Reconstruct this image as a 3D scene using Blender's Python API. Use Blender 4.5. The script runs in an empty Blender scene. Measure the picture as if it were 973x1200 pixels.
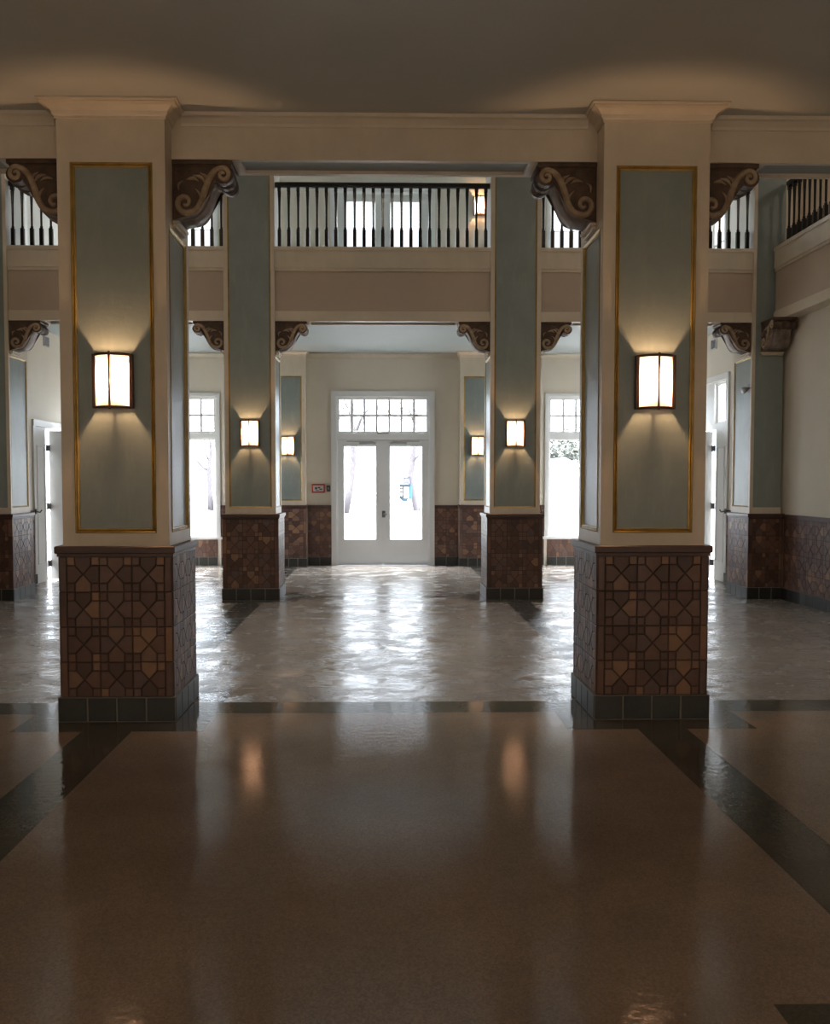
import bpy, bmesh, math, random
from mathutils import Vector, Matrix
random.seed(7)
R = math.radians
SC = bpy.context.scene
COL = SC.collection

# ------------------------------------------------------------------ helpers
class MB:
    """collects shapes; build() links them as ONE mesh object"""
    def __init__(s):
        s.bm = bmesh.new(); s.mi = 0
    def face(s, pts):
        vs = [s.bm.verts.new(p) for p in pts]
        f = s.bm.faces.new(vs); f.material_index = s.mi; return f
    def quadgrid(s, rings, closed=True, cap=False):
        rv = [[s.bm.verts.new(p) for p in r] for r in rings]
        n = len(rv[0])
        for a, b in zip(rv, rv[1:]):
            for i in range(n if closed else n - 1):
                j = (i + 1) % n
                f = s.bm.faces.new((a[i], a[j], b[j], b[i])); f.material_index = s.mi
        if cap:
            for r in (rv[0], rv[-1]):
                f = s.bm.faces.new(r); f.material_index = s.mi
    def box(s, x0, x1, y0, y1, z0, z1, bev=0.0):
        if x0 > x1: x0, x1 = x1, x0
        if y0 > y1: y0, y1 = y1, y0
        if bev > 0:
            b = min(bev, (x1-x0)*.45, (y1-y0)*.45, (z1-z0)*.45)
            def ring(ix, z):
                return [Vector((x0+ix, y0+ix, z)), Vector((x1-ix, y0+ix, z)), Vector((x1-ix, y1-ix, z)), Vector((x0+ix, y1-ix, z))]
            s.quadgrid([ring(b, z0), ring(0, z0+b), ring(0, z1-b), ring(b, z1)], cap=True)
            return
        s.quadgrid([[Vector((x0,y0,z)), Vector((x1,y0,z)), Vector((x1,y1,z)), Vector((x0,y1,z))] for z in (z0, z1)], cap=True)
    def prism(s, poly, axis_vec, origin, u, v):
        """polygon (a,b) in the plane u,v, pushed along axis_vec"""
        r0 = [origin + u*a + v*b for a, b in poly]
        s.quadgrid([r0, [p + axis_vec for p in r0]], cap=True)
    def tube(s, pts, rad, seg=8):
        pts = [Vector(p) for p in pts]
        rings = []
        for i, p in enumerate(pts):
            d = (pts[min(i+1, len(pts)-1)] - pts[max(i-1, 0)]).normalized()
            a = Vector((0,0,1)) if abs(d.z) < .9 else Vector((1,0,0))
            u = d.cross(a).normalized(); v = d.cross(u).normalized()
            r = rad[i] if isinstance(rad, (list, tuple)) else rad
            rings.append([p + (u*math.cos(t) + v*math.sin(t))*r for t in [2*math.pi*k/seg for k in range(seg)]])
        s.quadgrid(rings, cap=True)
    def lathe(s, prof, seg=10, c=(0,0,0)):
        c = Vector(c)
        s.quadgrid([[c + Vector((r*math.cos(t), r*math.sin(t), z)) for t in [2*math.pi*(k+.5)/seg for k in range(seg)]] for r, z in prof], cap=True)
    def sweep_rect(s, O, u, v, n, w, h, prof, close=True):
        """moulding profile [(inset, height)] carried round a w x h rectangle with mitred corners"""
        pr = list(prof) + ([prof[0]] if close else [])
        s.quadgrid([[O + u*a + v*a + n*b, O + u*(w-a) + v*a + n*b, O + u*(w-a) + v*(h-a) + n*b, O + u*a + v*(h-a) + n*b] for a, b in pr])
    def build(s, name, mats, parent=None, smooth=False, bevel=0):
        bmesh.ops.remove_doubles(s.bm, verts=s.bm.verts, dist=1e-6)
        bmesh.ops.recalc_face_normals(s.bm, faces=s.bm.faces)
        me = bpy.data.meshes.new(name); s.bm.to_mesh(me); s.bm.free()
        if not isinstance(mats, (list, tuple)): mats = [mats]
        for m in mats: me.materials.append(m)
        if smooth:
            for p in me.polygons: p.use_smooth = True
        o = bpy.data.objects.new(name, me); COL.objects.link(o)
        if parent: o.parent = parent
        if bevel:
            md = o.modifiers.new('bevel', 'BEVEL'); md.width = bevel; md.segments = 2; md.limit_method = 'ANGLE'
        return o

def tag(o, label=None, cat=None, group=None, kind=None):
    for k, v in (('label', label), ('category', cat), ('group', group), ('kind', kind)):
        if v: o[k] = v
    return o
def thing(name, loc=(0,0,0), rz=0, label=None, cat=None, group=None, kind=None):
    o = bpy.data.objects.new(name, None); COL.objects.link(o)
    o.location = loc; o.rotation_euler = (0, 0, rz); o.empty_display_size = .1
    return tag(o, label, cat, group, kind)
def copy_tree(o, parent=None):
    c = o.copy(); COL.objects.link(c)
    if parent: c.parent = parent
    for ch in list(o.children): copy_tree(ch, c)
    return c

X, Y, Z = Vector((1,0,0)), Vector((0,1,0)), Vector((0,0,1))

# ------------------------------------------------------------------ materials
class NT:
    def __init__(s, name):
        s.m = bpy.data.materials.new(name); s.m.use_nodes = True
        s.t = s.m.node_tree; s.n = s.t.nodes; s.bsdf = s.n['Principled BSDF']; s.out = s.n['Material Output']
    def new(s, typ, **kw):
        nd = s.n.new(typ)
        for k, v in kw.items():
            if k in nd.inputs: nd.inputs[k].default_value = v
            else: setattr(nd, k, v)
        return nd
    def link(s, a, b): s.t.links.new(a, b)
    def coord(s, scale=(1,1,1), which='Object'):
        tc = s.new('ShaderNodeTexCoord'); mp = s.new('ShaderNodeMapping'); mp.inputs['Scale'].default_value = scale
        s.link(tc.outputs[which], mp.inputs[0]); return mp.outputs[0]
    def noise(s, vec, scale, detail=4, rough=.5):
        n = s.new('ShaderNodeTexNoise'); n.inputs['Scale'].default_value = scale; n.inputs['Detail'].default_value = detail
        n.inputs['Roughness'].default_value = rough; s.link(vec, n.inputs['Vector']); return n.outputs['Fac']
    def ramp(s, fac, stops):
        r = s.new('ShaderNodeValToRGB'); e = r.color_ramp.elements
        while len(e) < len(stops): e.new(.5)
        for el, (p, c) in zip(e, stops): el.position = p; el.color = (*c, 1) if len(c) == 3 else c
        s.link(fac, r.inputs[0]); return r.outputs[0]
    def mix(s, fac, a, b, mode='MIX'):
        m = s.new('ShaderNodeMix', data_type='RGBA', blend_type=mode)
        for i, val in ((0, fac), (6, a), (7, b)):
            if hasattr(val, 'links'): s.link(val, m.inputs[i])
            elif i == 0: m.inputs[0].default_value = val
            else: m.inputs[i].default_value = (*val, 1)
        return m.outputs[2]
    def math(s, op, a, b=0.0):
        m = s.new('ShaderNodeMath', operation=op)
        for i, v in enumerate((a, b)):
            if hasattr(v, 'links'): s.link(v, m.inputs[i])
            else: m.inputs[i].default_value = v
        return m.outputs[0]
    def bump(s, h, strength=.2, dist=.01):
        b = s.new('ShaderNodeBump'); b.inputs['Strength'].default_value = strength; b.inputs['Distance'].default_value = dist
        s.link(h, b.inputs['Height']); s.link(b.outputs[0], s.bsdf.inputs['Normal'])
    def set(s, **kw):
        for k, v in kw.items():
            k = {'color': 'Base Color', 'rough': 'Roughness', 'metal': 'Metallic', 'spec': 'Specular IOR Level'}.get(k, k)
            if hasattr(v, 'links'): s.link(v, s.bsdf.inputs[k])
            else: s.bsdf.inputs[k].default_value = (*v, 1) if isinstance(v, tuple) and len(v) == 3 else v
        return s.m

def paint(name, col, var=.12, rough=.5, scale=2.5, bumps=.12, stain=None):
    t = NT(name); v = t.coord()
    lo = tuple(c*(1-var) for c in col); hi = tuple(min(1, c*(1+var*.6)) for c in col)
    c = t.ramp(t.noise(v, scale, 6, .6), [(.3, lo), (.7, hi)])
    if stain:
        vs = t.coord((6, 6, 1.2))
        c = t.mix(t.math('MULTIPLY', t.ramp(t.noise(vs, 1.6, 6, .65), [(.52, (0,0,0)), (.75, (1,1,1))]), .35), c, stain)
    t.bump(t.noise(v, 38, 4, .6), bumps, .004)
    return t.set(color=c, rough=rough)

M = {}
M['cream'] = paint('cream_paint', (.66, .585, .475), .10, .42, stain=(.56, .47, .36))
M['wall'] = paint('warm_white_wall_paint', (.72, .655, .55), .06, .6, 1.2)
M['tan'] = paint('tan_fascia_paint', (.50, .405, .325), .07, .55, 1.2)
M['blue'] = paint('grey_blue_panel_paint', (.245, .290, .280), .12, .36, 3, .2, stain=(.40, .42, .39))
M['ceil'] = paint('pale_blue_ceiling_paint', (.37, .42, .425), .05, .6, 1)
M['ceil_near'] = paint('lightened_ceiling_paint', (.58, .595, .57), .05, .6, 1)  # ceiling paint lightened in colour to make up for the dim light here
M['white'] = paint('white_joinery_paint', (.80, .80, .79), .03, .4)
M['gold'] = paint('gold_leaf_paint', (.42, .28, .08), .3, .36, 9, .2); M['gold'].node_tree.nodes['Principled BSDF'].inputs['Metallic'].default_value = .55
M['black'] = NT('black_gloss_rail').set(color=(.010, .0095, .010), rough=.14)
M['bronze'] = NT('dark_bronze').set(color=(.075, .032, .02), rough=.4, metal=.4)
M['steel'] = NT('dull_steel').set(color=(.42, .42, .43), rough=.35, metal=.9)
M['hinge'] = NT('dark_steel').set(color=(.16, .16, .17), rough=.4, metal=.7)
M['red'] = NT('red_frame').set(color=(.42, .05, .04), rough=.4)
M['paper'] = NT('sign_white').set(color=(.75, .74, .72), rough=.5)
M['ink'] = NT('grey_print').set(color=(.12, .12, .13), rough=.6)
M['cyan'] = NT('bright_blue_enamel').set(color=(.005, .055, .085), rough=.4)
M['navy'] = NT('dark_blue_enamel').set(color=(.002, .011, .02), rough=.4)
M['bark'] = paint('pale_bark', (.058, .053, .061), .3, .9, 6, .5)
M['leaf'] = paint('grey_green_leaves', (.06, .068, .058), .3, .7, 3)
M['pave'] = paint('pale_paving', (.19, .19, .187), .06, .9, .4)
M['plaster'] = paint('upper_plaster', (.55, .46, .36), .06, .6, 1)

def tile_mat():
    t = NT('glazed_brown_tile')
    g = t.new('ShaderNodeNewGeometry'); oi = t.new('ShaderNodeObjectInfo')
    r = t.math('FRACT', t.math('ADD', g.outputs['Random Per Island'], oi.outputs['Random']))
    c = t.ramp(r, [(0, (.085, .043, .034)), (.35, (.13, .064, .046)), (.58, (.19, .098, .065)), (.8, (.135, .085, .075)), (.93, (.30, .165, .095))])
    v = t.coord()
    c = t.mix(.5, c, t.ramp(t.noise(v, 16, 5, .65), [(.25, (.42,.42,.42)), (.75, (1,1,1))]), 'MULTIPLY')
    t.bump(t.noise(v, 30, 4), .25, .006)
    return t.set(color=c, rough=.42)
M['tile'] = tile_mat()
M['grout'] = NT('dark_grout').set(color=(.045, .027, .021), rough=.8)
M['captile'] = paint('oxblood_cap_tile', (.072, .034, .028), .3, .42, 7, .25)
M['base'] = paint('slate_green_base_tile', (.023, .0255, .0225), .35, .38, 9, .25)
M['basegrout'] = NT('pale_grout').set(color=(.20, .185, .165), rough=.8)
def corbel_mat(name, a, b):
    t = NT(name); v = t.coord()
    c = t.ramp(t.noise(v, 11, 6, .7), [(.36, a), (.66, b)])
    t.bump(t.noise(v, 24, 5, .6), .5, .01)
    return t.set(color=c, rough=.5)
M['cb_dark'] = corbel_mat('weathered_brown_plaster', (.048, .025, .015), (.11, .062, .037))
M['cb_band'] = corbel_mat('rubbed_tan_plaster', (.25, .175, .11), (.44, .34, .23))
M['cb_belly'] = corbel_mat('grey_brown_plaster', (.17, .135, .12), (.32, .265, .235))

def floor_mat(name, c0, c1, hall, dark=False):
    t = NT(name); v = t.coord()
    base = t.ramp(t.noise(v, .9, 6, .6), [(.32, c0), (.68, c1)])
    vo = t.new('ShaderNodeTexVoronoi'); vo.inputs['Scale'].default_value = 150; t.link(v, vo.inputs['Vector'])
    sp = t.ramp(vo.outputs['Color'], [(.15, (.55, .5, .45)), (.5, (.95, .95, .95)), (.9, (1.45, 1.38, 1.3))])
    c = t.mix(.4, base, sp, 'MULTIPLY')
    patch = t.ramp(t.noise(v, 2.6 if hall else 1.1, 7, .68), [(.44, (0,0,0)), (.60, (1,1,1))])
    if hall:
        c = t.mix(t.math('MULTIPLY', patch, .5), c, tuple(x*.6 for x in c0))
        rough = t.math('ADD', t.math('MULTIPLY', patch, .25), .085)
        t.bump(t.math('ADD', t.math('MULTIPLY', patch, .6), t.noise(v, 7, 5, .65)), .32, .016)
    else:
        rough = t.math('ADD', t.math('MULTIPLY', patch, .05), .075)
        t.bump(t.noise(v, 22, 3, .5), .10, .01)
    return t.set(color=c, rough=rough, spec=.62 if hall else .25)
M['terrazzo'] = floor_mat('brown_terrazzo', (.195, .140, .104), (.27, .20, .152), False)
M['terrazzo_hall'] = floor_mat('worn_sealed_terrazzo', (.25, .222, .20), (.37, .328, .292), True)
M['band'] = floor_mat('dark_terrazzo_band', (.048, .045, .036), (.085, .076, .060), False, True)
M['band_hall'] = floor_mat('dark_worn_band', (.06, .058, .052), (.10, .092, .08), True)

def glass_mat():
    t = NT('window_glass'); t.n.remove(t.bsdf)
    tr = t.new('ShaderNodeBsdfTransparent'); gl = t.new('ShaderNodeBsdfGlossy'); gl.inputs['Roughness'].default_value = .02
    mx = t.new('ShaderNodeMixShader'); mx.inputs[0].default_value = .05; t.link(tr.outputs[0], mx.inputs[1]); t.link(gl.outputs[0], mx.inputs[2])
    t.link(mx.outputs[0], t.out.inputs[0]); return t.m
M['glass'] = glass_mat()
def shade_mat():
    t = NT('frosted_lamp_glass'); t.n.remove(t.bsdf)
    a = t.new('ShaderNodeBsdfTranslucent'); b = t.new('ShaderNodeBsdfDiffuse')
    v = t.coord((30, 30, 2)); c = t.ramp(t.noise(v, 1.2, 4), [(.3, (.40, .39, .44)), (.7, (.50, .49, .55))])
    t.link(c, a.inputs[0]); t.link(c, b.inputs[0])
    mx = t.new('ShaderNodeMixShader'); mx.inputs[0].default_value = .25
    t.link(a.outputs[0], mx.inputs[1]); t.link(b.outputs[0], mx.inputs[2]); t.link(mx.outputs[0], t.out.inputs[0]); return t.m
M['shade'] = shade_mat()

# ------------------------------------------------------------------ layout (metres; camera at the origin, looking +y)
PX = 1.80                       # pillar axes at x = -PX, +PX
NX = .018                       # the near row stands a touch to the right
PN, PM = 6.645, 13.14           # near row, far row
YF = 18.2                       # far wall
WX = 5.50                       # side walls
SH = .353                       # half shaft, near row
SM = .343                       # half shaft, far row
BH = .165                       # half thickness of the near beam
ZW = 1.18                       # top of the tile dado
ZB = 3.785                      # underside of beams
ZC = 4.085                      # aisle ceilings
ZT = 8.2                        # hall ceiling
GOLD = [(0, 0), (0, .012), (.006, .017), (.013, .012), (.018, .006), (.022, .013), (.029, .010), (.031, 0)]

def inset_poly(poly, d):
    """shrink a convex CCW polygon by d"""
    n = len(poly); out = []
    L = []
    for i in range(n):
        p, q = Vector(poly[i]), Vector(poly[(i+1) % n]); e = (q-p).normalized(); nn = Vector((-e.y, e.x))
        L.append((p + nn*d, e))
    for i in range(n):
        p, e = L[i-1]; q, f = L[i]
        den = e.x*f.y - e.y*f.x
        k = ((q.x-p.x)*f.y - (q.y-p.y)*f.x)/den
        out.append(p + e*k)
    return out
def tile_piece(mb, O, u, v, n, poly, gap=.0034, h=.009):
    a = inset_poly(poly, gap); b = inset_poly(poly, gap + .003)
    r0 = [O + u*p.x + v*p.y for p in a]; r1 = [O + u*p.x + v*p.y + n*(h-.002) for p in a]; r2 = [O + u*p.x + v*p.y + n*h for p in b]
    vs = [[mb.bm.verts.new(q) for q in r] for r in (r0, r1, r2)]
    k = len(a)
    for A, B in zip(vs, vs[1:]):
        for i in range(k):
            f = mb.bm.faces.new((A[i], A[(i+1) % k], B[(i+1) % k], B[i])); f.material_index = mb.mi
    f = mb.bm.faces.new(vs[-1]); f.material_index = mb.mi
def tile_field(mb, O, u, v, n, w, h, strip=.05, mod=.236):
    """squares of four house-shaped tiles and four corner tiles"""
    rows = max(1, round(h/mod)); mh = h/rows
    cols = max(1, round((w-2*strip)/mod)); mw = (w-2*strip)/cols
    if strip > 0:
        for x0 in (0, w-strip):
            for r in range(rows):
                tile_piece(mb, O, u, v, n, [(x0, r*mh), (x0+strip, r*mh), (x0+strip, (r+1)*mh), (x0, (r+1)*mh)])
    for c in range(cols):
        for r in range(rows):
            x, y = strip + c*mw, r*mh
            def P(*ab): return [(x + a*mw, y + b*mh) for a, b in ab]
            q, s_ = .25, .75
            for poly in (P((q,0),(s_,0),(s_,q),(.5,.5),(q,q)), P((1,q),(1,s_),(s_,s_),(.5,.5),(s_,q)),
                         P((s_,1),(q,1),(q,s_),(.5,.5),(s_,s_)), P((0,s_),(0,q),(q,q),(.5,.5),(q,s_)),
                         P((0,0),(q,0),(q,q),(0,q)), P((s_,0),(1,0),(1,q),(s_,q)), P((s_,s_),(1,s_),(1,1),(s_,1)), P((0,s_),(q,s_),(q,1),(0,1))):
                tile_piece(mb, O, u, v, n, poly)
def base_row(mb, O, u, v, n, w, h, mod=.19):
    k = max(1, round(w/mod)); m = w/k
    for i in range(k):
        tile_piece(mb, O, u, v, n, [(i*m, 0), ((i+1)*m, 0), ((i+1)*m, h), (i*m, h)], .0055, .004)

ZTB, ZTT = .167, 1.11
def faces4(hx, hy):
    return [(Vector((-hx,-hy,0)), X, Vector((0,-1,0)), 2*hx), (Vector((hx,-hy,0)), Y, X, 2*hy),
            (Vector((hx,hy,0)), -X, Y, 2*hx), (Vector((-hx,hy,0)), -Y, -X, 2*hy)]
def dado_parts(root, hx, hy, sides=(0,1,2,3)):
    """tile clad foot of a pillar"""
    mb = MB(); mb.box(-hx-.005, hx+.005, -hy-.005, hy+.005, 0, ZTB); mb.mi = 1
    F = faces4(hx+.005, hy+.005)
    for i in sides:
        O, u, n, w = F[i]; base_row(mb, O + n*-.001, u, Z, n, w, ZTB)
    mb.build('tile_base', [M['basegrout'], M['base']], root)
    hx -= .01; hy -= .01
    mb = MB(); mb.box(-hx+.003, hx-.003, -hy+.003, hy-.003, ZTB, ZTT); mb.mi = 1
    F = faces4(hx-.003, hy-.003)
    for i in sides:
        O, u, n, w = F[i]; tile_field(mb, O + Z*ZTB + n*-.001, u, Z, n, w, ZTT-ZTB)
    mb.build('tile_cladding', [M['grout'], M['tile']], root)
    mb = MB(); e = .022
    mb.box(-hx-e*.4, hx+e*.4, -hy-e*.4, hy+e*.4, ZTT, ZTT+.02); mb.box(-hx-e, hx+e, -hy-e, hy+e, ZTT+.02, ZW, .006)
    mb.build('dado_cap', M['captile'], root)
def shaft_parts(root, hx, hy, ztop, border, ztops, sides=(0,1,2,3), zb=None, bead=1.0, wallside=0):
    """cream shaft with recessed blue panels held by gold beads"""
    zb = zb or ZW + .085; hi = max(ztops)
    mb = MB(); b = border
    mb.box(-hx, hx, -hy, hy, ZW, zb); mb.box(-hx, hx, -hy, hy, hi, ztop)
    for sx in (-1, 1):
        for sy in (-1, 1):
            if sx == wallside and sy < 0: mb.box(sx*hx, sx*(hx-b), sy*(hy-.03), sy*(hy-b), zb, hi)
            else: mb.box(sx*hx, sx*(hx-b), sy*hy, sy*(hy-b), zb, hi)
    mb.box(-hx+.03, hx-.03, -hy+.03, hy-.03, zb, hi)
    F = faces4(hx, hy)
    for i in range(4):
        O, u, n, w = F[i]
        if i not in sides:
            p = [O + u*b, O + u*(w-b)]; q = p[0] - n*.03
            mb.quadgrid([[a + Z*z for a in (p[0], p[1], p[1]-n*.03, p[0]-n*.03)] for z in (zb, hi)], cap=True)
        elif ztops[i] < hi:
            p = [O + u*b, O + u*(w-b)]
            mb.quadgrid([[a + Z*z for a in (p[0], p[1], p[1]-n*.03, p[0]-n*.03)] for z in (ztops[i], hi)], cap=True)
    mb.build('shaft', M['cream'], root)
    for i in sides:
        O, u, n, w = F[i]
        h = ztops[i] - zb
        pm = MB(); o = O + u*b + Z*zb - n*.03; q = o; pw = w-2*b
        if wallside and i == 0:
            pw = w-b
            if wallside < 0: q = o - u*b
        pm.quadgrid([[a + n*d for a in (q, q+u*pw, q+u*pw+Z*h, q+Z*h)] for d in (0, .018)], cap=True)
        p = pm.build('panel', M['blue'], root)
        if wallside and i == 0: continue
        g = MB(); g.sweep_rect(o + n*.018, u, Z, n, w-2*b, h, [(a*bead, c*bead) for a, c in GOLD])
        g.build('gold_bead', M['gold'], p)
def capital(root, hx, hy, ztop, out=.10, h=.145):
    mb = MB()
    prof = [(a*out, (b-1)*h) for a, b in ((0, 0), (-.10, 0), (-.10, .15), (-.2, .2), (-.26, .42), (-.60, .70), (-.86, .78), (-.86, .86), (-1, .9), (-1, .99), (0, .99))]
    mb.sweep_rect(Vector((-hx,-hy,ztop)), X, Y, Z, 2*hx, 2*hy, prof)
    mb.build('capital_moulding', M['cream'], root)

# ------------------------------------------------------------------ pillars
near = thing('pillar', (NX-PX, PN, 0), 0, 'left foreground cream and blue pillar with lit sconce and tile base', 'pillar', None, 'thing')
dado_parts(near, .3865, .3865)
shaft_parts(near, SH, SH, ZC-.002, .083, [3.70, 3.32, 3.70, 3.32])
capital(near, SH, SH, ZC-.002, .10, .105)
o = copy_tree(near); o.location = (NX+PX, PN, 0); o['label'] = 'right foreground cream and blue pillar with lit sconce and tile base'
mid = thing('pillar', (-PX, PM, 0), 0, 'tall narrow looking pillar with sconce, left of the glazed doors, under balcony', 'pillar', None, 'thing')
dado_parts(mid, .3865, .3865)
shaft_parts(mid, SM, SM, ZT-.002, .056, [7.8, 3.32, 7.8, 3.32], bead=.62)
o = copy_tree(mid); o.location = (PX, PM, 0); o['label'] = 'tall narrow looking pillar with sconce, right of the glazed doors, under balcony'
# pilasters against the far wall
pil = thing('pilaster', (-PX, YF-.165, 0), 0, 'cream pilaster with blue panel on far wall, left of the glazed doors', 'pilaster', None, 'thing')
dado_parts(pil, .345, .16, (0, 1, 3))
shaft_parts(pil, .325, .15, ZC-.002, .062, [3.62, 3.62, 3.62, 3.62], (0,), bead=.8)
capital(pil, .325, .15, ZC-.002, .06, .12)
o = copy_tree(pil); o.location.x = PX; o['label'] = 'cream pilaster with blue panel on far wall, right of the glazed doors'
def clamp(root, axis, lim):
    for ch in [*root.children, *[g for c in root.children for g in c.children]]:
        for v in ch.data.vertices:
            if v.co[axis]*(1 if lim > 0 else -1) > abs(lim): v.co[axis] = lim
clamp(pil, 1, .164)
# pilasters where the side walls meet the balcony
def side_pilaster(s, label):
    hx = .235
    t = thing('pilaster', (s*(WX-hx-.015), PM, 0), 0, label, 'pilaster', None, 'thing')
    inner = 3 if s > 0 else 1
    dado_parts(t, hx+.012, .39, (0, 2, inner))
    shaft_parts(t, hx-.018, SM, ZT-.002, .045, [7.8, 3.32, 7.8, 3.32], (0, 2, inner), bead=.62, wallside=s)
    clamp(t, 0, s*(hx+.014))
    return t
spR = side_pilaster(1, 'blue and cream pilaster at the right wall beside the side balcony')
spL = side_pilaster(-1, 'blue and cream pilaster at the left edge of the picture')

# ------------------------------------------------------------------ floor
def floor():
    x0, x1, y0, y1 = -WX, WX, -3.0, YF
    rows = (PN, PM)
    bw = .16
    cutx = sorted({x0, x1, *[s*PX+d for s in (-1,1) for d in (-.62, -bw, bw, .62)]})
    cutx = [c + NX if abs(c) < WX else c for c in cutx]
    cuty = sorted({y0, y1, 1.50, 2.79, *[p+d for p in rows for d in (-.635, -.166, .166, .635)]})
    def band(cx, cy):
        near_x = min(abs(cx-NX-PX), abs(cx-NX+PX))
        if near_x < bw: return True
        if any(abs(cy-p) < .166 for p in rows): return True
        if near_x < .62 and (any(abs(cy-p) < .635 for p in rows) or 1.50 < cy < 2.79): return True
        return False
    mb = MB()
    gx = {}
    def V(i, j):
        if (i, j) not in gx: gx[i, j] = mb.bm.verts.new((cutx[i], cuty[j], 0))
        return gx[i, j]
    for i in range(len(cutx)-1):
        for j in range(len(cuty)-1):
            cx, cy = (cutx[i]+cutx[i+1])/2, (cuty[j]+cuty[j+1])/2
            f = mb.bm.faces.new((V(i,j), V(i+1,j), V(i+1,j+1), V(i,j+1)))
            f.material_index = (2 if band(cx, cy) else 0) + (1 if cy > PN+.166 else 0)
    o = mb.build('floor', [M['terrazzo'], M['terrazzo_hall'], M['band'], M['band_hall']])
    return tag(o, 'brown terrazzo floor with dark inlaid bands and worn shiny sealer', 'floor', None, 'structure')
floor()

# ------------------------------------------------------------------ walls
def wall_boxes(mb, a0, a1, z0, z1, holes, put):
    """wall face cut round rectangular holes (a0,a1,z0,z1)"""
    xs = sorted({a0, a1, *[h[0] for h in holes], *[h[1] for h in holes]}); zs = sorted({z0, z1, *[h[2] for h in holes], *[h[3] for h in holes]})
    for i in range(len(xs)-1):
        run = None
        for j in range(len(zs)-1):
            cx, cz = (xs[i]+xs[i+1])/2, (zs[j]+zs[j+1])/2
            solid = not any(h[0] < cx < h[1] and h[2] < cz < h[3] for h in holes)
            if solid:
                run = (run[0], zs[j+1]) if run else (zs[j], zs[j+1])
            if run and (not solid or j == len(zs)-2):
                put(mb, xs[i], xs[i+1], *run); run = None
TH = .24
DW, DH = .90, 3.265              # door opening half width, head height
W0, W1, WS = 3.20, 5.02, .56    # aisle windows
UP0 = 4.46                      # gallery floor
far_holes = [(-DW, DW, 0, DH), (W0, W1, WS, DH), (-W1, -W0, WS, DH), (-DW, DW, UP0, 7.14), (W0, W1, 5.1, 7.12), (-W1, -W0, 5.1, 7.12)]
mb = MB(); wall_boxes(mb, -WX-TH, WX+TH, 0, ZT, far_holes, lambda m, a, b, c, d: m.box(a, b, YF, YF+TH, c, d))
wall_far = tag(mb.build('wall_far', M['wall']), 'cream far wall around the glazed entrance doors', 'wall', None, 'structure')
SD0, SD1 = 14.95, 16.95          # side door openings along y
def side_wall(s, name, holes, label):
    mb = MB()
    wall_boxes(mb, PM, YF, 0, ZT, holes, lambda m, a, b, c, d: m.box(s*WX, s*(WX+TH), a, b, c, d))
    mb.box(s*WX, s*(WX+TH), -3.0, PM, 0, 4.45)
    return tag(mb.build(name, M['wall']), label, 'wall', None, 'structure')
holesR = [(SD0, SD1, 0, 3.26), (13.95, 14.58, 4.8, 7.4), (15.15, 15.95, 4.8, 6.35)]
holesL = [(SD0, SD1, 0, 2.5), (14.05, 14.70, 4.8, 7.4)]
wall_right = side_wall(1, 'wall_right', holesR, 'cream right wall with brown tile dado')
wall_left = side_wall(-1, 'wall_left', holesL, 'cream left wall past the pillars')
# dado on walls
def wall_dado(side, O, u, n, w, h=None):
    wall = thing('baseboard_' + side, (0,0,0), 0, 'brown tile dado on the %s wall' % side, 'tile dado', 'tile dados along the %s wall' % side, 'structure')
    mb = MB()
    mb.prism([(0,0),(w,0),(w,ZTT),(0,ZTT)], n*.012, O, u, Z); mb.mi = 1
    tile_field(mb, O + n*.011 + Z*ZTB, u, Z, n, w, ZTT-ZTB, 0)
    mb.build('tile_dado', [M['grout'], M['tile']], wall)
    mb = MB(); mb.prism([(0,0),(w,0),(w,ZTB),(0,ZTB)], n*.016, O + n*.012, u, Z); mb.mi = 1
    base_row(mb, O + n*.0275, u, Z, n, w, ZTB)
    mb.build('tile_base', [M['basegrout'], M['base']], wall)
    mb = MB(); mb.prism([(0,ZTT),(w,ZTT),(w,ZW-.01),(0,ZW-.01)], n*.036, O, u, Z)
    mb.build('dado_cap', M['captile'], wall)
CAS = .10
for a, b in ((-W0+.066, -PX-.347), (-PX+.347, -DW-CAS), (DW+CAS, PX-.347), (PX+.347, W0-.066)):
    wall_dado('far', Vector((a, YF, 0)), X, -Y, b-a)
def low_dado(a, b, h):
    wall_far = thing('baseboard_far', (0,0,0), 0, 'low brown tile dado under the far windows', 'tile dado', 'tile dados under the far windows', 'structure')
    mb = MB(); O = Vector((a, YF, 0)); n = -Y; w = b-a
    mb.prism([(0,0),(w,0),(w,h),(0,h)], n*.012, O, X, Z); mb.mi = 1
    tile_field(mb, O + n*.011 + Z*ZTB, X, Z, n, w, h-ZTB, 0)
    mb.build('tile_dado', [M['grout'], M['tile']], wall_far)
    mb = MB(); mb.prism([(0,0),(w,0),(w,ZTB),(0,ZTB)], n*.016, O + n*.012, X, Z); mb.mi = 1
    base_row(mb, O + n*.0275, X, Z, n, w, ZTB); mb.build('tile_base', [M['basegrout'], M['base']], wall_far)
low_dado(W0, W1, WS-.05); low_dado(-W1, -W0, WS-.05)
wall_dado('far', Vector((W1+.066, YF, 0)), X, -Y, WX-W1-.066); wall_dado('far', Vector((-WX, YF, 0)), X, -Y, WX-W1-.066)
PE = PM+.41
wall_dado('right', Vector((WX, PM-.41, 0)), -Y, -X, PM-.41+3.0)
wall_dado('right', Vector((WX, SD0-.02, 0)), -Y, -X, SD0-.02-PE)
wall_dado('left', Vector((-WX, -3.0, 0)), Y, X, PM-.41+3.0)
wall_dado('left', Vector((-WX, PE, 0)), Y, X, SD0-.02-PE)
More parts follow.
